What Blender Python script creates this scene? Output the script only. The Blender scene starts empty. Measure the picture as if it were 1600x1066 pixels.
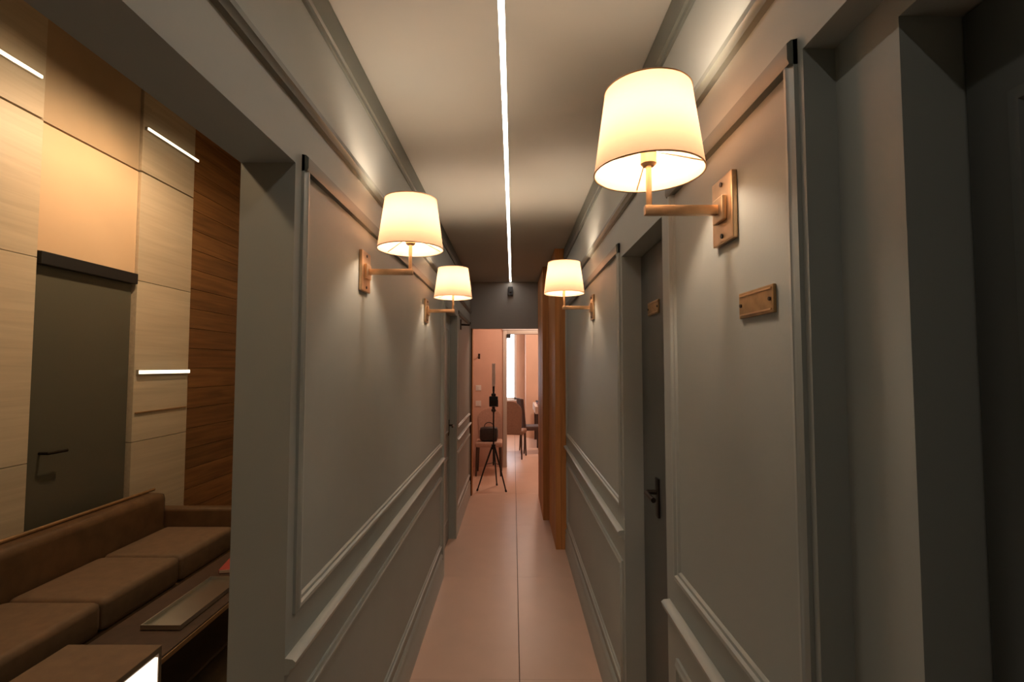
import bpy, bmesh, math, random
from mathutils import Vector, Matrix
random.seed(7)
S = bpy.context.scene
C = S.collection
R = math.radians

# ------------------------------------------------------------------ camera, world, exposure
H = 1.55                                   # lens height above the floor
cam_d = bpy.data.cameras.new('camera'); cam = bpy.data.objects.new('camera', cam_d); C.objects.link(cam)
cam_d.sensor_width = 36; cam_d.lens = 36*780/1600; cam_d.clip_start = 0.02
cam.location = (0, 0, H); cam.rotation_euler = (R(90+2.86), 0, R(0.147))
S.camera = cam
w = bpy.data.worlds.new('world'); S.world = w; w.use_nodes = True
w.node_tree.nodes['Background'].inputs[0].default_value = (.75, .85, 1, 1)
w.node_tree.nodes['Background'].inputs[1].default_value = 0.02
S.view_settings.view_transform = 'Standard'; S.view_settings.look = 'None'
S.view_settings.gamma = 1; S.view_settings.use_curve_mapping = False
S.view_settings.exposure = 0.65

def lamp_light(name, loc, power, col, size=.1, kind='POINT', rot=(0,0,0), parent=None):
    d = bpy.data.lights.new(name, kind); d.energy = power; d.color = col
    if kind == 'AREA': d.size = size
    else: d.shadow_soft_size = size
    o = bpy.data.objects.new(name, d); C.objects.link(o); o.location = loc; o.rotation_euler = rot
    if parent: o.parent = parent
    return o

# ------------------------------------------------------------------ materials
def mat(name, col, rough=.6, metal=0, spec=.5, noise=None, bump=0, bscale=60, emit=None, estr=0):
    m = bpy.data.materials.new(name); m.use_nodes = True; n = m.node_tree.nodes; l = m.node_tree.links
    b = n['Principled BSDF']; b.inputs['Base Color'].default_value = (*col, 1)
    b.inputs['Roughness'].default_value = rough; b.inputs['Metallic'].default_value = metal
    b.inputs['Specular IOR Level'].default_value = spec
    tc = n.new('ShaderNodeTexCoord')
    if noise:
        sc, amt = noise
        t = n.new('ShaderNodeTexNoise'); t.inputs['Scale'].default_value = sc; t.inputs['Detail'].default_value = 4
        l.new(tc.outputs['Object'], t.inputs['Vector'])
        r = n.new('ShaderNodeValToRGB')
        r.color_ramp.elements[0].position = .3; r.color_ramp.elements[1].position = .7
        r.color_ramp.elements[0].color = (*[c*(1-amt) for c in col], 1)
        r.color_ramp.elements[1].color = (*[min(1, c*(1+amt)) for c in col], 1)
        l.new(t.outputs['Fac'], r.inputs['Fac']); l.new(r.outputs['Color'], b.inputs['Base Color'])
    if bump:
        t2 = n.new('ShaderNodeTexNoise'); t2.inputs['Scale'].default_value = bscale
        l.new(tc.outputs['Object'], t2.inputs['Vector'])
        bm_ = n.new('ShaderNodeBump'); bm_.inputs['Strength'].default_value = bump; bm_.inputs['Distance'].default_value = .002
        l.new(t2.outputs['Fac'], bm_.inputs['Height']); l.new(bm_.outputs['Normal'], b.inputs['Normal'])
    if emit:
        b.inputs['Emission Color'].default_value = (*emit, 1); b.inputs['Emission Strength'].default_value = estr
    return m

def wood(name, dark, light, axis=2, rough=.45, scale=6, stretch=.06):
    m = bpy.data.materials.new(name); m.use_nodes = True; n = m.node_tree.nodes; l = m.node_tree.links
    b = n['Principled BSDF']; b.inputs['Roughness'].default_value = rough
    tc = n.new('ShaderNodeTexCoord'); mp = n.new('ShaderNodeMapping'); inf = n.new('ShaderNodeObjectInfo')
    sc = [scale*4]*3; sc[axis] = scale*4*stretch; mp.inputs['Scale'].default_value = sc
    ad = n.new('ShaderNodeVectorMath'); ad.operation = 'MULTIPLY_ADD'
    l.new(inf.outputs['Random'], ad.inputs[0]); ad.inputs[1].default_value = (7, 5, 9); l.new(tc.outputs['Object'], ad.inputs[2])
    l.new(ad.outputs[0], mp.inputs['Vector'])
    t = n.new('ShaderNodeTexNoise'); t.inputs['Scale'].default_value = 1; t.inputs['Detail'].default_value = 6; t.inputs['Distortion'].default_value = .6
    l.new(mp.outputs['Vector'], t.inputs['Vector'])
    r = n.new('ShaderNodeValToRGB'); r.color_ramp.elements[0].position = .3; r.color_ramp.elements[1].position = .72
    r.color_ramp.elements[0].color = (*dark, 1); r.color_ramp.elements[1].color = (*light, 1)
    l.new(t.outputs['Fac'], r.inputs['Fac'])
    hv = n.new('ShaderNodeHueSaturation'); mr = n.new('ShaderNodeMapRange')
    mr.inputs['To Min'].default_value = .8; mr.inputs['To Max'].default_value = 1.2
    l.new(inf.outputs['Random'], mr.inputs['Value']); l.new(mr.outputs[0], hv.inputs['Value'])
    l.new(r.outputs['Color'], hv.inputs['Color']); l.new(hv.outputs['Color'], b.inputs['Base Color'])
    bm_ = n.new('ShaderNodeBump'); bm_.inputs['Strength'].default_value = .15; bm_.inputs['Distance'].default_value = .002
    l.new(t.outputs['Fac'], bm_.inputs['Height']); l.new(bm_.outputs['Normal'], b.inputs['Normal'])
    return m

def emitter(name, col, strength):
    m = bpy.data.materials.new(name); m.use_nodes = True; n = m.node_tree.nodes; l = m.node_tree.links
    n.remove(n['Principled BSDF']); e = n.new('ShaderNodeEmission')
    e.inputs[0].default_value = (*col, 1); e.inputs[1].default_value = strength
    l.new(e.outputs[0], n['Material Output'].inputs['Surface'])
    return m

def shade_mat():
    m = bpy.data.materials.new('lit_linen'); m.use_nodes = True; n = m.node_tree.nodes; l = m.node_tree.links
    n.remove(n['Principled BSDF'])
    d = n.new('ShaderNodeBsdfDiffuse'); d.inputs[0].default_value = (.75, .58, .40, 1)
    t = n.new('ShaderNodeBsdfTranslucent')
    tc = n.new('ShaderNodeTexCoord'); mp = n.new('ShaderNodeMapping'); mp.inputs['Scale'].default_value = (90, 90, 700)
    nz = n.new('ShaderNodeTexNoise'); nz.inputs['Scale'].default_value = 1
    rp = n.new('ShaderNodeValToRGB'); rp.color_ramp.elements[0].color = (.20, .115, .070, 1); rp.color_ramp.elements[1].color = (.27, .165, .105, 1)
    l.new(tc.outputs['Object'], mp.inputs['Vector']); l.new(mp.outputs[0], nz.inputs['Vector']); l.new(nz.outputs['Fac'], rp.inputs['Fac'])
    l.new(rp.outputs['Color'], t.inputs[0])
    mx = n.new('ShaderNodeMixShader'); mx.inputs[0].default_value = .55
    l.new(d.outputs[0], mx.inputs[1]); l.new(t.outputs[0], mx.inputs[2])
    e = n.new('ShaderNodeEmission'); e.inputs[0].default_value = (1, .62, .38, 1); e.inputs[1].default_value = .08
    a = n.new('ShaderNodeAddShader'); l.new(mx.outputs[0], a.inputs[0]); l.new(e.outputs[0], a.inputs[1])
    l.new(a.outputs[0], n['Material Output'].inputs['Surface'])
    return m

M = dict(
    wall=mat('sage_grey_paint', (.335, .362, .335), .55, noise=(3, .03), bump=.08, bscale=120),
    trim=mat('sage_grey_gloss_paint', (.355, .382, .352), .38),
    darktrim=mat('dark_olive_grey_trim', (.13, .142, .12), .42),  # darker tone than the other mouldings, for cornice and upper rails
    ceil=mat('ceiling_paint', (.40, .405, .355), .7, noise=(2, .03), bump=.05, bscale=150),
    header=mat('dark_grey_paint', (.34, .325, .30), .6, noise=(3, .03)),
    door=mat('slate_door_paint', (.085, .094, .088), .45),
    tile=mat('pink_beige_tile', (.68, .47, .36), .34, noise=(5, .03), bump=.03, bscale=80),
    grout=mat('grout', (.10, .062, .045), .9, noise=(40, .2)),
    brass=mat('brushed_brass', (.62, .42, .25), .38, 1, noise=(30, .1)),
    bronze=mat('dark_bronze', (.045, .034, .025), .4, .8),
    signbrass=mat('aged_brass', (.34, .22, .10), .45, .7, noise=(40, .2)),
    black=mat('black_plastic', (.012, .012, .013), .45),
    steel=mat('brushed_steel', (.6, .58, .54), .3, 1),
    white=mat('white_plastic', (.75, .73, .70), .4),
    pink=mat('terracotta_plaster', (.66, .44, .345), .8, noise=(4, .05), bump=.1, bscale=60),
    peach=mat('peach_plaster', (.74, .52, .40), .8, noise=(3, .04)),
    frame=mat('pale_frame_paint', (.56, .50, .44), .4),
    oakwood=wood('honey_wood', (.40, .16, .04), (.60, .28, .09), 2, .6),
    plank=wood('walnut_plank', (.14, .058, .017), (.30, .135, .043), 1, .45, 7, .05),
    board=wood('dark_floor_board', (.050, .030, .017), (.105, .064, .036), 1, .4, 6, .05),
    cream=wood('cream_veneer', (.49, .40, .285), (.59, .49, .36), 1, .5, 8, .04),
    panel=mat('beige_panel', (.66, .47, .30), .55, noise=(2, .04)),
    panel2=mat('taupe_panel', (.42, .31, .20), .55, noise=(2, .08)),
    lobbydoor=mat('olive_grey_door', (.10, .095, .07), .35),
    leather=mat('brown_leather', (.12, .065, .03), .45, noise=(12, .2), bump=.2, bscale=40),
    tan=mat('tan_cushion', (.18, .112, .065), .7, noise=(20, .1)),
    curtain=mat('sheer_curtain', (.8, .8, .8), .9),
    chairfab=mat('taupe_upholstery', (.26, .15, .10), .8, noise=(40, .1)),
    darkfab=mat('dark_upholstery', (.07, .042, .035), .8, noise=(40, .1)),
    pinkfab=mat('blush_upholstery', (.50, .32, .25), .85, noise=(40, .08)),
    darkwood=mat('dark_stained_wood', (.06, .032, .02), .5, noise=(20, .2)),
    cloth=mat('off_white_cloth', (.62, .5, .42), .8, noise=(10, .06)),
    red=mat('red_cover', (.35, .05, .04), .6),
    bag=mat('black_nylon', (.03, .024, .022), .7, noise=(30, .2)),
    stick=mat('pale_diffuser', (.85, .75, .70), .5),
    led=emitter('led_diffuser', (1, .86, .74), 12),
    bulb=emitter('bulb_glass', (1, .77, .60), 150),
    lobbyled=emitter('lobby_led', (1, .85, .58), 2.2),
    lightbox=emitter('backlit_panel', (1, .9, .76), 1.3),
    daylight=emitter('window_daylight', (.86, .93, 1), 4.0),
    lampglow=emitter('ceiling_lamp_glass', (1, .78, .58), 10),
)
M['shade'] = shade_mat()

# ------------------------------------------------------------------ mesh helpers
def box(bm, a, b, bev=0):
    x0, y0, z0 = [min(p, q) for p, q in zip(a, b)]; x1, y1, z1 = [max(p, q) for p, q in zip(a, b)]
    r = bmesh.ops.create_cube(bm, size=1)
    vs = r['verts']
    bmesh.ops.scale(bm, vec=(x1-x0, y1-y0, z1-z0), verts=vs)
    bmesh.ops.translate(bm, vec=((x0+x1)/2, (y0+y1)/2, (z0+z1)/2), verts=vs)
    if bev:
        es = list({e for v in vs for e in v.link_edges})
        bmesh.ops.bevel(bm, geom=es, offset=bev, segments=2, affect='EDGES', profile=.6)

def tube(bm, pts, rad, n=10, caps=True):
    """swept round tube along pts; rad a number or list"""
    pts = [Vector(p) for p in pts]; rings = []
    for i, p in enumerate(pts):
        d = (pts[min(i+1, len(pts)-1)] - pts[max(i-1, 0)]).normalized()
        up = Vector((0, 0, 1)) if abs(d.z) < .9 else Vector((1, 0, 0))
        a = d.cross(up).normalized(); b = d.cross(a).normalized()
        r = rad[i] if isinstance(rad, (list, tuple)) else rad
        rings.append([bm.verts.new(p + a*math.cos(2*math.pi*k/n)*r + b*math.sin(2*math.pi*k/n)*r) for k in range(n)])
    for i in range(len(rings)-1):
        for k in range(n):
            bm.faces.new((rings[i][k], rings[i][(k+1) % n], rings[i+1][(k+1) % n], rings[i+1][k]))
    if caps:
        bm.faces.new(rings[0][::-1]); bm.faces.new(rings[-1])

def lathe(bm, prof, n=32, caps=(False, False)):
    rings = [[bm.verts.new((r*math.cos(2*math.pi*k/n), r*math.sin(2*math.pi*k/n), z)) for k in range(n)] for r, z in prof]
    for i in range(len(rings)-1):
        for k in range(n):
            bm.faces.new((rings[i][k], rings[i][(k+1) % n], rings[i+1][(k+1) % n], rings[i+1][k]))
    if caps[0]: bm.faces.new(rings[0][::-1])
    if caps[1]: bm.faces.new(rings[-1])

def obj(name, bm, m, parent=None, smooth=False, loc=None):
    bmesh.ops.recalc_face_normals(bm, faces=bm.faces[:])
    me = bpy.data.meshes.new(name); bm.to_mesh(me); bm.free(); me.materials.append(M[m] if isinstance(m, str) else m)
    if smooth:
        me.polygons.foreach_set('use_smooth', [True]*len(me.polygons)); me.set_sharp_from_angle(angle=R(40))
    o = bpy.data.objects.new(name, me); C.objects.link(o)
    if parent: o.parent = parent
    if loc: o.location = loc
    return o

def bx(name, a, b, m, parent=None, bev=0):
    bm = bmesh.new(); box(bm, a, b, bev); o = obj(name, bm, m, parent, smooth=bev > .004)
    if bev > .004: o.modifiers.new('weighted', 'WEIGHTED_NORMAL')
    return o

def piece(name, a, b, m, parent=None, bev=.002):
    """a box whose own origin is its centre (so grain and tint vary from piece to piece)"""
    c = [(p+q)/2 for p, q in zip(a, b)]; h = [abs(q-p)/2 for p, q in zip(a, b)]
    bm = bmesh.new(); box(bm, [-t for t in h], h, bev); return obj(name, bm, m, parent, loc=c)

def tag(o, label, cat, group=None, kind=None):
    o['label'] = label
    if cat: o['category'] = cat
    if group: o['group'] = group
    if kind: o['kind'] = kind
    return o

def struct(o, label, cat): return tag(o, label, cat, kind='structure')

def thing(name, label, cat, loc, rz=0, group=None):
    o = bpy.data.objects.new(name, None); C.objects.link(o); o.empty_display_size = .05
    o.location = loc; o.rotation_euler = (0, 0, rz)
    return tag(o, label, cat, group)

def dup(root, loc, rz, label):
    def cp(o, par):
        c = o.copy(); C.objects.link(c)
        if par: c.parent = par
        for ch in o.children: cp(ch, c)
        return c
    r = cp(root, None); r.location = loc; r.rotation_euler = (0, 0, rz); r['label'] = label
    return r

# ------------------------------------------------------------------ dimensions (metres; corridor runs along +Y)
XL, XR = -.525, .452
WT = .132                       # wall thickness, left
CE = H + 1.02                   # corridor ceiling
YE = 6.05                       # end of corridor (bulkhead)
Y0 = -1.6                       # wall behind the camera
DH = 2.005                      # door head
LH = 2.04                       # head of the lobby opening
YJ = 1.18                       # far jamb of the lobby opening
LX = -2.75                      # far side wall of the lobby
LC = 3.66                       # lobby ceiling
D1 = (3.78, 4.56)               # left door
D2 = (1.50, 2.06)               # right door
YV = 7.75                       # wall with doorway behind the bulkhead
YR = 11.5                       # end of the room beyond

# ------------------------------------------------------------------ floors
fl = struct(bx('floor', (-.70, Y0-.1, -.12), (2.3, YR+.1, -.008), 'grout'), 'pink beige tiled floor running down the corridor', 'floor')
tx = .031
ty = -1.05
while ty < YR:
    for (a, b) in ((-.60, tx-.0018), (tx+.0018, XR+.12)) if ty+1.2 < YE+.2 else ((-.62, tx-.0018), (tx+.0018, .64-.0018), (.64+.0018, 1.24), (1.2436, 1.84)):
        if ty+1.2 >= YE+.2 and ty < YE and a < -.6: a = -.55
        piece('tile', (a, ty+.0005, -.008), (b, min(ty+1.2, YR)-.0005, 0), 'tile', fl, .0008)
    ty += 1.2
fl2 = struct(bx('floor', (LX-.1, Y0-.1, -.12), (-.70, 5.3, -.022), 'darkwood'), 'dark brown board floor of the lobby on the left', 'floor')
nb = 16; bw = (-.60-LX)/nb
for i in range(nb):
    x0 = LX+i*bw; off = -.9+(i*.61) % 1.5
    y = off
    while y < 5.2:
        if y+1.5 > .6:
            piece('floor_board', (x0+.001, y+.001, -.022), (x0+bw-.001, min(y+1.5, 5.25)-.001, 0), 'board', fl2, .0015)
        y += 1.5

# ------------------------------------------------------------------ corridor shell
bm = bmesh.new()
for a, b in (((XL-WT, Y0, 0), (XL, .15, CE)), ((XL-WT, .15, LH), (XL, YJ, CE)), ((XL-WT, YJ, 0), (XL, D1[0], CE)),
             ((XL-WT, D1[0], DH), (XL, D1[1], CE)), ((XL-WT, D1[1], 0), (XL, YE+.12, CE)),
             ((XL-WT, Y0, CE), (XL-WT+.04, 5.3, LC))):
    box(bm, a, b)
wl = struct(obj('wall_left', bm, 'wall'), 'grey green painted corridor wall on the left, with panel mouldings', 'wall')
bm = bmesh.new()
N1, N2, NX1, NX2 = .757, .63, XR+.05, XR+.13      # near right door: rebated jamb
for a, b in (((XR, Y0, 0), (XR+.2, -.35, CE)), ((XR, -.35, DH+.04), (XR+.2, N1, CE)),
             ((NX1, N2, 0), (XR+.2, N1, DH+.04)), ((NX1, -.35, DH), (XR+.2, N2, DH+.04)),
             ((XR, N1, 0), (XR+.2, D2[0], CE)), ((XR, D2[0], DH), (XR+.2, D2[1], CE)),
             ((XR, D2[1], 0), (XR+.2, YE+.12, CE))):
    box(bm, a, b)
wr = struct(obj('wall_right', bm, 'wall'), 'grey green painted corridor wall on the right with two recessed doors', 'wall')
struct(bx('wall_back', (XL-WT, Y0-.12, 0), (XR+.2, Y0, CE), 'wall'), 'wall closing the corridor behind the viewer', 'wall')
struct(bx('wall_header', (XL, YE, DH), (XR, YE+.12, CE), 'header'), 'dark grey bulkhead above the end of the corridor', 'bulkhead')
bm = bmesh.new()
LEDX = -.034; LW = .011
box(bm, (XL-WT, Y0-.12, CE), (LEDX-LW, YE+.12, CE+.1)); box(bm, (LEDX+LW, Y0-.12, CE), (XR+.2, YE+.12, CE+.1))
box(bm, (LEDX-LW, Y0-.12, CE+.02), (LEDX+LW, YE+.12, CE+.1))
struct(obj('ceiling', bm, 'ceil'), 'smooth grey beige corridor ceiling with a light slot', 'ceiling')

# linear ceiling light in the slot
t = thing('linear_light', 'thin continuous white light strip running along the corridor ceiling', 'light strip', (LEDX, 0, CE))
bm = bmesh.new(); box(bm, (-LW, Y0+.1, .0), (-LW+.0015, YE-.03, .019)); box(bm, (LW-.0015, Y0+.1, 0), (LW, YE-.03, .019)); box(bm, (-LW, Y0+.1, .017), (LW, YE-.03, .019))
obj('channel', bm, 'steel', t)
bx('diffuser', (-LW+.0016, Y0+.1, .001), (LW-.0016, YE-.03, .006), 'led', t)

# ------------------------------------------------------------------ mouldings
def profile_run(prof, x, sgn, y0, y1, z):
    """extrude a (depth, height) profile along Y on the wall plane x; sgn = direction into the corridor"""
    bm = bmesh.new(); n = len(prof)
    v = [[bm.verts.new((x+sgn*d, y, z+h)) for d, h in prof] for y in (y0, y1)]
    for k in range(n): bm.faces.new((v[0][k], v[0][(k+1) % n], v[1][(k+1) % n], v[1][k]))
    bm.faces.new(v[0]); bm.faces.new(v[1][::-1])
    return bm

def panel_frame(x, sgn, y0, y1, z0, z1, wd=.034, dp=.014):
    prof = [(0, 0), (0, dp*.5), (wd*.18, dp*.72), (wd*.34, dp), (wd*.55, dp*.95), (wd*.66, dp*.5), (wd*.86, dp*.42), (wd, 0)]
    bm = bmesh.new(); loops = []
    for u, d in prof:
        loops.append([bm.verts.new((x+sgn*d, yy, zz)) for yy, zz in ((y0+u, z0+u), (y1-u, z0+u), (y1-u, z1-u), (y0+u, z1-u))])
    for i in range(len(loops)-1):
        for k in range(4): bm.faces.new((loops[i][k], loops[i][(k+1) % 4], loops[i+1][(k+1) % 4], loops[i+1][k]))
    for k in range(4): bm.faces.new((loops[0][k], loops[0][(k+1) % 4], loops[-1][(k+1) % 4], loops[-1][k]))
    return bm

CORN = [(0, 0), (.008, 0), (.010, .012), (.016, .016), (.018, .05), (.012, .09), (.012, .108), (0, .108)]
RAIL = [(0, 0), (.012, .003), (.015, .013), (.020, .018), (.021, .030), (.013, .038), (.009, .044), (0, .044)]
RAIL2 = [(0, 0), (.014, .001), (.017, .008), (.017, .034), (.010, .040), (0, .042)]
CHAIR = [(0, 0), (.010, .003), (.012, .013), (.022, .018), (.025, .030), (.018, .036), (0, .038)]
SKIRT = [(0, 0), (.014, 0), (.014, .135), (.009, .142), (.009, .152), (.013, .158), (.011, .172), (.004, .182), (0, .184)]
tn = [0]
def trim(bm, label, m='trim'):
    tn[0] += 1
    return struct(obj('trim_%d' % tn[0], bm, m, smooth=True), label, 'moulding')

for x, sg, side in ((XL, 1, 'left'), (XR, -1, 'right')):
    ye = YE if sg > 0 else 4.28
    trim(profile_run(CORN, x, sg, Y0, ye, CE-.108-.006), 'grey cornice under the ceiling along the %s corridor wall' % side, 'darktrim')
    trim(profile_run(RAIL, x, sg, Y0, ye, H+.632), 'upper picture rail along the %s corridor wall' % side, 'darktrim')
for (a, b, lab) in ((YJ, D1[0]-.07, 'between lobby opening and grey door'), (D1[1]+.07, YE, 'at the far end by the bulkhead')):
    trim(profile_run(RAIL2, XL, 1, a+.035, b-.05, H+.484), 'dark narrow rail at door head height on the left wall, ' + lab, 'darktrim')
    trim(profile_run(CHAIR, XL, 1, a, b, H-.71), 'narrow chair rail on the left wall, ' + lab)
    trim(panel_frame(XL, 1, a+.035, b-.05, H-.59, H+.525), 'tall wall panel moulding on the left wall, ' + lab)
    trim(panel_frame(XL, 1, a+.035, b-.05, .24, H-.80), 'low wall panel moulding on the left wall, ' + lab)
for (a, b, lab) in ((N1, D2[0]-.02, 'around the big front lamp'), (D2[1]+.02, 4.28, 'between dark door and wooden pilasters')):
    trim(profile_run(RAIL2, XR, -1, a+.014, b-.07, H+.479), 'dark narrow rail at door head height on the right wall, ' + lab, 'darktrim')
    trim(profile_run(CHAIR, XR, -1, a, b, H-.71), 'narrow chair rail on the right wall, ' + lab)
    trim(panel_frame(XR, -1, a+.014, b-.07, H-.59, H+.52), 'tall wall panel moulding on the right wall, ' + lab)
    trim(panel_frame(XR, -1, a+.014, b-.07, .24, H-.80), 'low wall panel moulding on the right wall, ' + lab)
def skirt(name, x, sg, a, b, label):
    return struct(obj(name, profile_run(SKIRT, x, sg, a, b, 0), 'trim', smooth=True), label, 'skirting')
skirt('baseboard_left', XL, 1, YJ, D1[0]-.07, 'grey skirting board on the left between opening and door')
skirt('baseboard_left', XL, 1, D1[1]+.07, YE, 'grey skirting board on the far left beyond the door')
skirt('baseboard_right', XR, -1, N1, D2[0], 'grey skirting board on the right under the front lamp')
skirt('baseboard_right', XR, -1, D2[1], 4.28, 'grey skirting board on the right up to the wooden pilaster')

# ------------------------------------------------------------------ doors of the corridor
def door_leaf(name, xf, xb, y0, y1, z1, m, label, sgn, panels):
    """flush leaf with raised panel mouldings; xf = face towards the corridor"""
    o = bx(name, (xf, y0+.003, .006), (xb, y1-.003, z1-.003), m, bev=.002)
    struct(o, label, 'door')
    for (a, b, c, d) in panels:
        obj('panel_moulding', panel_frame(xf, sgn, a, b, c, d, .03, .010), m, o, smooth=True)
    return o
def lever(parent, x, y, z, sgn, ydir):
    bm = bmesh.new(); box(bm, (x, y-.02, z-.09), (x+sgn*.008, y+.02, z+.05), .002)
    h = obj('handle', bm, 'bronze', parent, smooth=True)
    bm = bmesh.new(); tube(bm, [(x+sgn*.006, y, z), (x+sgn*.045, y, z), (x+sgn*.05, y+ydir*.02, z), (x+sgn*.05, y+ydir*.115, z)], .009)
    obj('lever', bm, 'bronze', h, smooth=True)

d = door_leaf('door_1', XL-.055, XL-.10, D1[0], D1[1], DH, 'trim', 'closed grey painted door in the left wall beyond the second lamp', 1,
              [(D1[0]+.12, D1[1]-.12, H-.59, DH-.12), (D1[0]+.12, D1[1]-.12, .2, H-.80)])
lever(d, XL-.055, D1[1]-.07, 1.02, 1, -1)
def casing(y0, y1, x, sg, label):
    bm = bmesh.new(); cw = .065
    box(bm, (x, y0-cw, 0), (x+sg*.014, y0, DH+cw), .002); box(bm, (x, y1, 0), (x+sg*.014, y1+cw, DH+cw), .002)
    box(bm, (x, y0, DH), (x+sg*.014, y1, DH+cw), .002)
    trim(bm, label)
casing(D1[0], D1[1], XL, 1, 'flat grey casing around the left corridor door')
d = door_leaf('door_2', XR+.078, XR+.12, D2[0], D2[1], DH, 'door', 'dark narrow door set back in the right wall with small sign', -1, [])
lever(d, XR+.078, D2[1]-.21, 1.09, -1, -1)
d = door_leaf('door_3', NX2, NX2+.04, -.35, N2, DH, 'door', 'dark door at the right edge, nearest the viewer', -1,
              [(-.2, N2-.06, .2, .80), (-.2, N2-.06, .92, H+.32)])

# ------------------------------------------------------------------ wooden pilasters at the end, right and left
def pilaster(n_label, x0, x1, y0, y1, front_n):
    tn[0] += 1
    core = struct(bx('trim_%d' % tn[0], (x0+.012 if x0 > 0 else x0, y0+.012, 0), (x1, y1, CE), 'darkwood'), n_label, 'pilaster')
    wd = (x1-x0)/front_n
    for i in range(front_n):
        piece('board', (x0+i*wd+.0008, y0, 0), (x0+(i+1)*wd-.0008, y0+.012, CE), 'oakwood', core, .002)
    k = max(1, round((y1-y0)/.28)); dy = (y1-y0-.012)/k
    for i in range(k):
        a, b = y0+.012+i*dy, y0+.012+(i+1)*dy
        if x0 > 0: piece('board', (x0, a+.001, 0), (x0+.012, b-.001, CE), 'oakwood', core, .002)
        else: piece('board', (x1, a+.001, 0), (x1+.012, b-.001, CE), 'oakwood', core, .002)
    return core
pilaster('honey wood clad pilaster on the right, nearer one', .36, XR, 4.3, 5.1, 2)
pilaster('honey wood clad pilaster on the right, farther and deeper one', .30, XR, 5.1, YE, 1)
tn[0] += 1
core = struct(bx('trim_%d' % tn[0], (XL, YE+.002, 0), (XL+.02, YE+.118, DH), 'darkwood'), 'slim wooden jamb under the bulkhead on the left', 'jamb')
piece('board', (XL+.02, YE+.002, 0), (XL+.03, YE+.118, DH), 'oakwood', core)

# ------------------------------------------------------------------ vestibule behind the bulkhead and the room beyond
struct(bx('wall_vestibule_left', (-.74, YE+.12, 0), (-.62, YV, CE), 'pink'), 'orange pink plaster side wall beyond the bulkhead', 'wall')
bm = bmesh.new(); box(bm, (-.74, YE+.0, 0), (XL-WT, YE+.12, CE)); box(bm, (-.66, YE+.12, 0), (-.62, YE+.13, CE))
struct(obj('wall_vestibule_return', bm, 'pink'), 'short wall return beside the wooden jamb', 'wall')
struct(bx('wall_vestibule_right', (1.3, YE+.12, 0), (1.42, YV, CE), 'pink'), 'pink plaster wall hidden behind the pilasters', 'wall')
struct(bx('wall_vestibule_front', (XR+.2, YE, 0), (1.42, YE+.12, CE), 'pink'), 'pink plaster wall facing the doorway', 'wall')
struct(bx('ceiling', (-.74, YE+.12, CE), (1.42, YV+.1, CE+.1), 'peach'), 'pale ceiling beyond the bulkhead', 'ceiling')
DX0, DX1, DZ = -.10, .78, 2.045
bm = bmesh.new()
for a, b in (((-.74, YV, 0), (DX0, YV+.1, CE)), ((DX0, YV, DZ), (DX1, YV+.1, CE)), ((DX1, YV, 0), (1.42, YV+.1, CE))): box(bm, a, b)
struct(obj('wall_far', bm, 'pink'), 'pink plaster wall with open doorway behind the tripod', 'wall')
bm = bmesh.new(); cw = .06
box(bm, (DX0-cw, YV-.02, 0), (DX0, YV+.11, DZ+cw), .004); box(bm, (DX1, YV-.02, 0), (DX1+cw, YV+.11, DZ+cw), .004)
box(bm, (DX0, YV-.02, DZ), (DX1, YV+.11, DZ+cw), .004)
dfr = struct(obj('door_4', bm, 'frame', smooth=True), 'pale painted frame of the open doorway at the end', 'door frame')
bx('frame_cap', (DX0-cw-.01, YV-.035, DZ+cw), (DX1+cw+.01, YV, DZ+cw+.018), 'white', dfr, .003)

struct(bx('wall_room_left', (-1.7, YV+.1, 0), (-1.6, YR, 2.7), 'peach'), 'peach side wall of the room beyond, left', 'wall')
struct(bx('wall_room_right', (2.2, YV+.1, 0), (2.3, YR, 2.7), 'peach'), 'peach side wall of the room beyond, right', 'wall')
struct(bx('ceiling', (-1.7, YV+.1, 2.7), (2.3, YR+.1, 2.8), 'peach'), 'pale ceiling of the room beyond the doorway', 'ceiling')
bm = bmesh.new(); box(bm, (-1.7, YV+.1, 0), (-.74, YV+.2, 2.7)); box(bm, (1.42, YV+.1, 0), (2.3, YV+.2, 2.7)); box(bm, (-.74, YV+.1, CE), (1.42, YV+.2, 2.7))
struct(obj('wall_room_front', bm, 'peach'), 'peach wall on the room side of the doorway', 'wall')
WX0, WX1, WZ0, WZ1 = -.95, .07, .78, 2.35
bm = bmesh.new()
for a, b in (((-1.7, YR, 0), (WX0, YR+.1, 2.7)), ((WX1, YR, 0), (2.3, YR+.1, 2.7)), ((WX0, YR, 0), (WX1, YR+.1, WZ0)), ((WX0, YR, WZ1), (WX1, YR+.1, 2.7))): box(bm, a, b)
struct(obj('wall_room_end', bm, 'peach'), 'peach end wall with bright window', 'wall')
struct(bx('wall_room_chimney', (.27, YR-.6, 0), (2.2, YR, 2.7), 'peach'), 'peach wall projection right of the bright window', 'wall')
bm = bmesh.new(); f = .05
for a, b in (((WX0, YR-.01, WZ0), (WX0+f, YR+.08, WZ1)), ((WX1-f, YR-.01, WZ0), (WX1, YR+.08, WZ1)), ((WX0, YR-.01, WZ0), (WX1, YR+.08, WZ0+f)), ((WX0, YR-.01, WZ1-f), (WX1, YR+.08, WZ1)), ((-.47, YR, WZ0), (-.42, YR+.06, WZ1))): box(bm, a, b, .004)
win = struct(obj('window_1', bm, 'white', smooth=True), 'tall daylight window seen through the doorway', 'window')
bx('pane', (WX0+f, YR+.03, WZ0+f), (-.47, YR+.036, WZ1-f), 'daylight', win); bx('pane', (-.42, YR+.03, WZ0+f), (WX1-f, YR+.036, WZ1-f), 'daylight', win)
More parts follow.
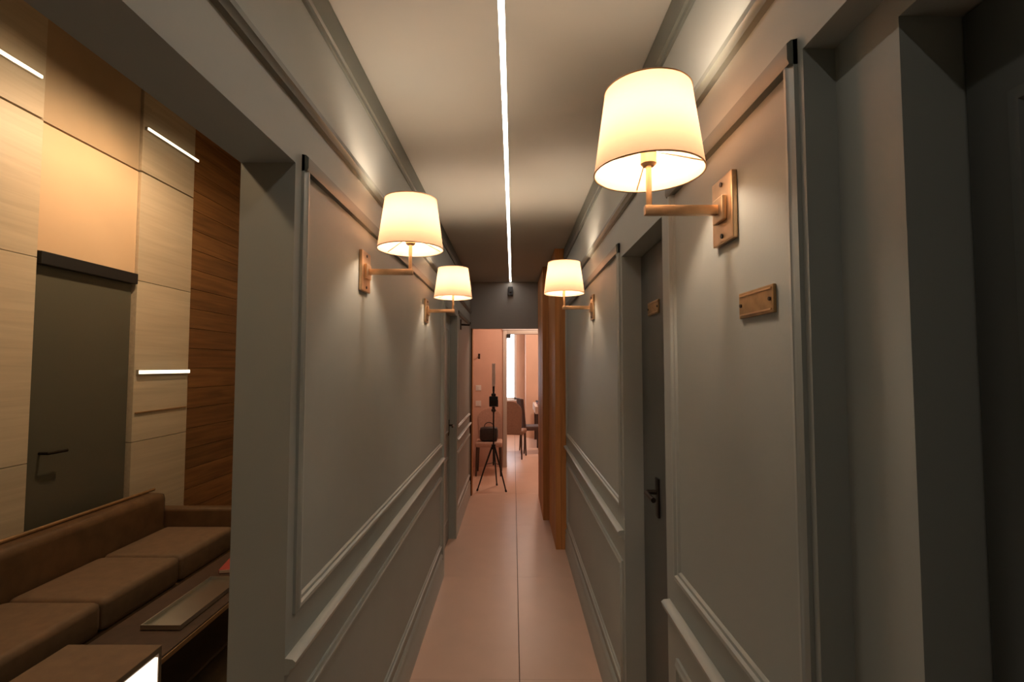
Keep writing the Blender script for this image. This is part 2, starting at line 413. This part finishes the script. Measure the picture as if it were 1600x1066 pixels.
bx('window_sill', (WX0-.03, YR-.10, WZ0-.03), (WX1+.03, YR, WZ0), 'white', win, .004)

def ceiling_lamp(loc, label, power, col):
    t = thing('ceiling_lamp', label, 'ceiling lamp', loc)
    bm = bmesh.new(); lathe(bm, [(.0, 0), (.16, 0), (.16, -.02), (0, -.02)], 28); obj('base', bm, 'white', t, True)
    bm = bmesh.new(); lathe(bm, [(.155, -.02), (.15, -.05), (.10, -.075), (.001, -.085)], 28); obj('diffuser', bm, 'lampglow', t, True)
    lamp_light('lamp_bulb', (0, 0, -.14), power, col, .12, parent=t)
ceiling_lamp((.30, 7.0, CE), 'round ceiling lamp beyond the bulkhead, hidden above the doorway view', 15, (1, .72, .55))
ceiling_lamp((.6, 9.4, 2.7), 'round ceiling lamp in the room beyond the doorway', 40, (1, .74, .58))

# ------------------------------------------------------------------ lobby shell on the left
wlob = struct(bx('wall_lobby_side', (LX-.12, Y0, 0), (LX-.03, 5.3, LC), 'panel2'), 'panelled lobby wall on the left with cream pilasters and dark door', 'wall')
struct(bx('wall_lobby_end', (LX-.12, 5.2, 0), (XL-WT, 5.3, LC), 'panel2'), 'end wall of the lobby behind the plank cladding', 'wall')
struct(bx('wall_lobby_back', (LX-.12, Y0-.1, 0), (XL-WT, Y0, LC), 'panel2'), 'lobby wall behind the viewer', 'wall')
struct(bx('ceiling', (LX-.12, Y0-.1, LC), (XL-WT+.04, 5.3, LC+.1), 'panel2'), 'high taupe lobby ceiling', 'ceiling')
P1, P2, P3 = 2.83, 3.59, 4.19        # door between P1 and P2, cream pilaster to P3, planks beyond
ZJ, ZD = H+1.43, H+.62
for (a, b) in ((1.9, 2.36), (2.365, P1)):
    for (z0, z1) in ((0, 1.0), (1.004, ZD), (ZD+.004, ZJ-.006), (ZJ+.006, LC)):
        piece('cream_panel', (LX-.03, a, z0), (LX+.02, b-.003, z1), 'cream', wlob, .002)
for (z0, z1) in ((0, 1.0), (1.004, ZD), (ZD+.004, ZJ-.006), (ZJ+.006, LC)):
    piece('cream_panel', (LX-.03, P2+.003, z0), (LX+.02, P3, z1), 'cream', wlob, .002)
piece('beige_panel', (LX-.03, P1+.002, ZD+.05), (LX, P2, ZJ-.006), 'panel', wlob, .002)
piece('taupe_panel', (LX-.03, P1+.002, ZJ+.006), (LX, P2, LC), 'panel2', wlob, .002)
for k in range(int(LC/.17)+1):
    z0 = k*.17
    piece('plank', (LX-.03, P3+.003, z0+.0015), (LX, 5.195, min(LC, z0+.17)-.0015), 'plank', wlob, .003)
d = bx('door_5', (LX-.03, P1+.01, .005), (LX-.012, P2-.01, ZD-.01), 'lobbydoor', None, .002)
struct(d, 'dark olive grey door in the lobby wall below the beige panel', 'door')
bx('head_box', (LX-.012, P1+.01, ZD-.03), (LX+.035, P2-.01, ZD+.045), 'black', d, .004)
bm = bmesh.new(); tube(bm, [(LX-.012, P1+.10, 1.04), (LX+.04, P1+.10, 1.04), (LX+.045, P1+.13, 1.04), (LX+.045, P1+.22, 1.04)], .009)
obj('handle', bm, 'bronze', d, True)

def bar_lamp(y0, y1, z, x, label, hh=.012):
    t = thing('bar_lamp', label, 'wall lamp', (x, (y0+y1)/2, z)); L = (y1-y0)/2
    bx('housing', (0, -L, -hh), (.02, L, hh), 'steel', t, .002); bx('diffuser', (.02, -L+.005, -hh*.7), (.026, L-.005, hh*.7), 'lobbyled', t)
bar_lamp(3.55+.06, P3+.02, H+1.76, LX+.02, 'slim lit bar lamp high on the cream pilaster beside wooden planks')
bar_lamp(2.1, P1-.04, H+1.66, LX+.02, 'slim lit bar lamp at upper left edge on cream panels')
bar_lamp(P2+.02, P3-.01, H-.045, LX+.02, 'bright lit bar lamp at mid height on the cream pilaster', .018)
bm = bmesh.new(); box(bm, (LX+.02, P2+.02, H-.345), (LX+.03, P3-.02, H-.335), .002)
tag(obj('brass_strip', bm, 'brass', smooth=True), 'thin brass strip across the cream pilaster below the bar lamp', 'metal strip')

def pendant(loc, power, label):
    t = thing('pendant_lamp', label, 'pendant lamp', loc)
    bm = bmesh.new(); tube(bm, [(0, 0, .28), (0, 0, LC-loc[2])], .004, 8); obj('cord', bm, 'black', t)
    bm = bmesh.new(); lathe(bm, [(.03, .28), (.05, .26), (.15, .10), (.16, 0), (.155, 0), (.145, .10), (.045, .25)], 28); obj('shade', bm, 'brass', t, True)
    bm = bmesh.new(); bmesh.ops.create_uvsphere(bm, u_segments=16, v_segments=10, radius=.04); bmesh.ops.translate(bm, vec=(0, 0, .12), verts=bm.verts[:]); obj('bulb', bm, 'lampglow', t, True)
    lamp_light('pendant_light', (0, 0, .02), power, (1, .73, .45), .06, parent=t)
pendant((-1.9, 3.15, 3.2), 48, 'brass pendant lamp over the lobby sofa')
pendant((-1.25, .25, 2.75), 11, 'added unseen brass pendant lamp in the near part of the lobby, lighting the opening jamb')  # added out of view to brighten the far jamb of the lobby opening

# lobby furniture
t = thing('light_plinth', 'low backlit white plinth with wooden rim at bottom left', 'light box', (-1.3, 1.89, 0))
bx('body', (-.34, -1.0, 0), (-.012, 0, .50), 'tan', t, .003); bx('lit_panel', (-.011, -.985, .03), (0, -.012, .485), 'lightbox', t)
bx('rim', (-.345, -1.0, .50), (.004, .004, .522), 'tan', t, .003); bx('post', (-.012, -.011, 0), (.003, .004, .50), 'tan', t)
def sofa():
    t = thing('sofa', 'long brown leather sofa with brass rail in front of the dark lobby door', 'sofa', (-2.32, 2.75, 0))
    L = .85
    bx('base', (-.34, -L, .09), (.33, L, .26), 'leather', t, .02)
    bx('backrest', (-.34, -L, .26), (-.14, L, .66), 'leather', t, .05)
    for i in range(3):
        a = -L+i*2*L/3; bx('seat_cushion', (-.14, a+.004, .262), (.34, a+2*L/3-.004, .42), 'tan', t, .035)
    for y in (-L-.09, L): bx('armrest', (-.34, y, .09), (.33, y+.09, .54), 'leather', t, .025)
    bm = bmesh.new(); tube(bm, [(-.24, -L, .672), (-.24, L, .672)], .010); obj('back_rail', bm, 'brass', t, True)
    for x in (-.28, .27):
        for y in (-L+.05, L-.05):
            bm = bmesh.new(); tube(bm, [(x, y, 0), (x, y, .09)], [.014, .02]); obj('leg', bm, 'brass', t, True)
sofa()
t = thing('coffee_table', 'low dark wooden coffee table in front of the leather sofa', 'table', (-1.62, 2.62, .006))
bx('table_top', (-.19, -.62, .33), (.19, .62, .362), 'darkwood', t, .005)
bx('brass_edge', (.191, -.62, .336), (.196, .62, .356), 'brass', t)
bx('shelf', (-.16, -.58, .12), (.16, .58, .135), 'darkwood', t, .003)
for x in (-.165, .165):
    for y in (-.59, .59): bx('leg', (x-.018, y-.018, 0), (x+.018, y+.018, .33), 'darkwood', t, .003)
t = thing('tray', 'long steel tray lying on the coffee table', 'tray', (-1.58, 2.55, .369))
bx('plate', (-.09, -.26, 0), (.09, .26, .006), 'steel', t, .002)
bm = bmesh.new()
for a, b in (((-.09, -.26, .006), (-.084, .26, .022)), ((.084, -.26, .006), (.09, .26, .022)), ((-.084, -.26, .006), (.084, -.254, .022)), ((-.084, .254, .006), (.084, .26, .022))): box(bm, a, b)
obj('lip', bm, 'steel', t)
t = thing('book', 'closed tan book on the end of the coffee table', 'book', (-1.62, 3.02, .369), .2)
bx('cover', (-.08, -.11, 0), (.08, .11, .022), 'red', t, .002); bx('pages', (-.076, -.112, .003), (.078, .112, .019), 'cloth', t)
t['label'] = 'closed red book on the end of the coffee table'
bx_o = bx('rug', (-1.98, 1.95, .0005), (-1.25, 3.6, .006), 'tan', None, .003)
tag(bx_o, 'flat tan rug under the coffee table', 'rug')

# ------------------------------------------------------------------ wall sconces
def make_sconce(label):
    """local +X points out of the wall; origin on the wall at plate centre"""
    t = thing('wall_sconce', label, 'wall lamp', (0, 0, 0), group='shaded wall lamps along the corridor')
    A = .165
    p = bx('backplate', (0, -.05, -.07), (.012, .05, .07), 'brass', t, .003)
    bx('rosette', (.012, -.026, -.026), (.022, .026, .026), 'brass', p, .003)
    for z in (-.055, .055):
        bm = bmesh.new(); tube(bm, [(.012, 0, z), (.0145, 0, z)], .005, 10); obj('screw', bm, 'bronze', p)
    bm = bmesh.new(); box(bm, (.022, -.008, -.010), (A+.010, .008, .010), .002); obj('arm', bm, 'brass', t, True)
    bm = bmesh.new(); tube(bm, [(A, 0, .008), (A, 0, .10)], .006, 10); obj('stem', bm, 'brass', t, True)
    bm = bmesh.new(); tube(bm, [(A, 0, .095), (A, 0, .10), (A, 0, .145)], [.012, .017, .017], 14); obj('socket', bm, 'brass', t, True)
    bm = bmesh.new(); lathe(bm, [(.004, .143), (.014, .147), (.026, .167), (.03, .185), (.026, .203), (.014, .214), (.002, .217)], 18)
    bmesh.ops.translate(bm, vec=(A, 0, 0), verts=bm.verts[:]); obj('bulb', bm, 'bulb', t, True)
    rb, rt, z0, z1 = .114, .090, .080, .255
    bm = bmesh.new(); lathe(bm, [(rb, z0), (rt, z1)], 48)
    bmesh.ops.translate(bm, vec=(A, 0, 0), verts=bm.verts[:]); sh = obj('shade', bm, 'shade', t, True)
    for r_, z in ((rb, z0), (rt, z1)):
        bm = bmesh.new(); tube(bm, [(A+r_*math.cos(q*math.pi/20), r_*math.sin(q*math.pi/20), z) for q in range(41)], .0018, 6, False)
        obj('shade_ring', bm, 'brass', sh, True)
    bm = bmesh.new()
    for q in range(3):
        an = q*2*math.pi/3+.5; tube(bm, [(A+.012*math.cos(an), .012*math.sin(an), .125), (A+rb*.97*math.cos(an), rb*.97*math.sin(an), z0+.004)], .0016, 6)
    obj('spider', bm, 'brass', sh, True)
    return t
SZ = H+.328
s0 = make_sconce('lit wall lamp on the left wall, nearer of the left pair'); s0.location = (XL, 1.73, SZ)
dup(s0, (XL, 2.97, SZ), 0, 'lit wall lamp on the left wall beside the grey door, farther of the left pair')
dup(s0, (XR, 1.04, SZ), math.pi, 'largest lit wall lamp, on the right wall above the brass sign')
dup(s0, (XR, 2.80, SZ), math.pi, 'lit wall lamp on the right wall in front of the wooden pilasters')

# ------------------------------------------------------------------ small fittings of the corridor
def plate(loc, rz, label, L, hh, m='signbrass'):
    t = thing('door_sign', label, 'sign', loc, rz, 'small brass door signs')
    p = bx('plate', (0, -L/2, -hh/2), (.006, L/2, hh/2), m, t, .0015)
    bx('raised_border', (.006, -L/2+.006, -hh/2+.005), (.0075, L/2-.006, -hh/2+.008), 'brass', p); bx('raised_border', (.006, -L/2+.006, hh/2-.008), (.0075, L/2-.006, hh/2-.005), 'brass', p)
    for y in (-L/2+.01, L/2-.01):
        bm = bmesh.new(); tube(bm, [(.006, y, 0), (.009, y, 0)], .0035, 8); obj('screw', bm, 'bronze', p)
plate((XR, .918, H+.117), math.pi, 'brass sign plate on the right wall below the largest lamp', .13, .05)
plate((XR+.078, 1.87, H+.218), math.pi, 'small brass sign on the dark recessed right door', .14, .05)
t = thing('wall_bracket', 'small dark metal bracket on the left wall past the grey door', 'bracket', (XL, 4.95, H+.41))
bx('plate', (0, -.03, -.05), (.01, .03, .05), 'bronze', t, .002)
bm = bmesh.new(); tube(bm, [(.01, 0, 0), (.09, 0, -.005), (.10, 0, .02)], [.010, .008, .008]); obj('arm', bm, 'bronze', t, True)
t = thing('sensor_box', 'small black sensor box on the bulkhead below the light strip', 'sensor', (-.034, YE, CE-.06))
bx('case', (-.028, -.05, -.105), (.028, 0, 0), 'black', t, .004)
bm = bmesh.new(); lathe(bm, [(.014, 0), (.012, .006), (.002, .010)], 14); bmesh.ops.rotate(bm, matrix=Matrix.Rotation(R(90), 3, 'X'), verts=bm.verts[:]); bmesh.ops.translate(bm, vec=(0, -.05, -.07), verts=bm.verts[:])
obj('lens', bm, 'bronze', t, True)
t = thing('door_closer', 'small black box at the top corner of the far doorway', 'door closer', (DX0+.03, YV-.02, DZ-.012))
bx('case', (-.03, -.03, -.05), (.03, .03, .01), 'black', t, .003); bx('bracket', (-.03, .03, -.01), (-.022, .06, .01), 'bronze', t)
for z, lab in ((1.21, 'white light switch on the pink wall behind the tripod, upper'), (.97, 'white socket plate on the pink wall behind the tripod, lower')):
    t = thing('switch_plate', lab, 'switch', (-.54, YV, z)); bx('plate', (-.042, -.008, -.042), (.042, 0, .042), 'white', t, .003); bx('rocker', (-.02, -.012, -.028), (.02, -.008, .028), 'white', t, .002)
t = thing('coat_hook', 'dark coat hook on the pink wall left of the doorway', 'hook', (-.53, YV, 1.70))
bx('plate', (-.015, -.006, -.04), (.015, 0, .04), 'bronze', t, .002)
bm = bmesh.new(); tube(bm, [(0, -.006, .01), (0, -.05, .0), (0, -.07, .03)], [.008, .007, .009]); obj('hook', bm, 'bronze', t, True)

# tripod with camera and upright light stick
t = thing('tripod', 'black tripod standing under the bulkhead in front of the pink wall', 'tripod', (-.25, 6.36, 0))
bm = bmesh.new(); tube(bm, [(0, 0, .30), (0, 0, .98)], .011, 10); obj('centre_column', bm, 'black', t, True)
bm = bmesh.new(); tube(bm, [(0, 0, .50), (0, 0, .56)], .026, 12); obj('collar', bm, 'black', t, True)
for q in range(3):
    an = R(200+120*q); c, s = math.cos(an), math.sin(an)
    bm = bmesh.new(); tube(bm, [(.02*c, .02*s, .53), (.12*c, .12*s, .265), (.205*c, .205*s, .02)], [.012, .010, .008], 8); lg = obj('leg', bm, 'black', t, True)
    bm = bmesh.new(); tube(bm, [(.203*c, .203*s, .026), (.212*c, .212*s, .0)], [.011, .013], 8); obj('rubber_foot', bm, 'black', lg, True)
    bm = bmesh.new(); tube(bm, [(.0, .0, .33), (.10*c, .10*s, .32)], .004, 6); obj('brace', bm, 'black', lg, True)
bm = bmesh.new(); lathe(bm, [(.012, .96), (.03, .98), (.03, .995), (.018, 1.01), (.022, 1.03), (.001, 1.035)], 16); obj('head', bm, 'black', t, True)
t = thing('camera_body', 'black camera mounted on the tripod', 'camera', (-.25, 6.36, 1.036))
bx('body', (-.055, -.035, 0), (.055, .035, .13), 'black', t, .01); bx('viewfinder', (-.028, -.03, .13), (.028, .025, .165), 'black', t, .008)
bx('grip', (.035, -.05, .0), (.06, -.035, .09), 'black', t, .005)
bm = bmesh.new(); tube(bm, [(0, .035, .05), (0, .12, .05)], [.034, .037], 18); obj('lens', bm, 'black', t, True)
bx('screen', (-.035, -.037, .02), (.03, -.035, .075), 'bronze', t)
bx('hot_shoe', (-.012, -.01, .165), (.012, .012, .185), 'black', t, .002)
t = thing('light_stick', 'pale slim light stick upright above the camera', 'video light', (-.25, 6.36, 1.222))
bx('handle', (-.014, -.012, 0), (.014, .012, .07), 'black', t, .003); bx('diffuser', (-.022, -.012, .07), (.022, .012, .36), 'stick', t, .008)

# ------------------------------------------------------------------ chairs, bag, table
def make_chair(label, fab, legm, loc, rz, w=.40, hb=.95, rounded=True):
    t = thing('dining_chair', label, 'chair', loc, rz, 'upholstered chairs beyond the bulkhead')
    bx('seat', (-w/2, -w/2, .40), (w/2, w/2, .475), fab, t, .025)
    bm = bmesh.new(); prof = []
    hw = w/2*.95
    if rounded:
        prof = [(-hw*.9, .44), (hw*.9, .44)]+[(hw*math.cos(a), hb-hw*.9+hw*.9*math.sin(a)) for a in [math.pi*k/12 for k in range(13)]]
    else: prof = [(-hw, .44), (hw, .44), (hw, hb), (-hw, hb)]
    def sweep(y, z): return y-.10*(z-.44)
    f_ = [bm.verts.new((x, sweep(-w/2+.05, z), z)) for x, z in prof]; b_ = [bm.verts.new((x, sweep(-w/2, z), z)) for x, z in prof]
    bm.faces.new(f_); bm.faces.new(b_[::-1])
    for k in range(len(prof)):
        j = (k+1) % len(prof); bm.faces.new((f_[k], f_[j], b_[j], b_[k]))
    bmesh.ops.bevel(bm, geom=[e for e in bm.edges if len(e.link_faces) == 2 and max(len(f.verts) for f in e.link_faces) > 4], offset=.012, segments=2, affect='EDGES')
    obj('backrest', bm, fab, t, True)
    for x in (-1, 1):
        for y in (-1, 1):
            bm = bmesh.new(); tube(bm, [(x*(w/2-.03), y*(w/2-.03), .41), (x*(w/2-.015), y*(w/2-.01), 0)], [.018, .012], 8); obj('leg', bm, legm, t, True)
    return t
make_chair('blush chair with a black bag against the pink wall', 'pinkfab', 'darkwood', (-.35, 7.28, 0), R(180), .38, .92)
t = thing('bag', 'soft black bag on the seat of the blush chair', 'bag', (-.35, 7.26, .478), R(180))
bm = bmesh.new(); box(bm, (-.13, -.02, 0), (.13, .14, .20), .05); obj('body', bm, 'bag', t, True)
bm = bmesh.new(); tube(bm, [(.07*math.cos(a), .02, .19+.07*math.sin(a)) for a in [math.pi*k/10 for k in range(11)]], .006, 8); obj('handle', bm, 'bag', t, True)
make_chair('taupe chair with rounded back just inside the doorway', 'chairfab', 'darkwood', (.0, 8.58, 0), R(-12), .40, .96)
make_chair('dark upright chair beside the table beyond the doorway', 'darkfab', 'darkwood', (.33, 9.12, 0), R(-78), .38, .96, False)
t = thing('dining_table', 'cloth covered table partly hidden by the pilasters', 'table', (.87, 10.1, 0))
bx('table_top', (-.45, -.6, .74), (.45, .6, .775), 'darkwood', t, .004); bx('tablecloth', (-.455, -.605, .64), (.455, .605, .779), 'cloth', t, .006)
for x in (-.4, .4):
    for y in (-.55, .55): bx('leg', (x-.025, y-.025, 0), (x+.025, y+.025, .74), 'darkwood', t, .003)
for k, (m_, nm) in enumerate((('cloth', 'pale book, lowest of the pile on the far table'), ('red', 'red book in the middle of the pile on the far table'), ('darkfab', 'dark book on top of the pile on the far table'))):
    t = thing('book', nm, 'book', (.56, 9.68, .780+k*.034), .1*k, 'books piled on the far table')
    bx('cover', (-.10, -.13, 0), (.10, .13, .033), m_, t, .002); bx('pages', (-.096, -.132, .004), (.102, .128, .029), 'cloth', t)
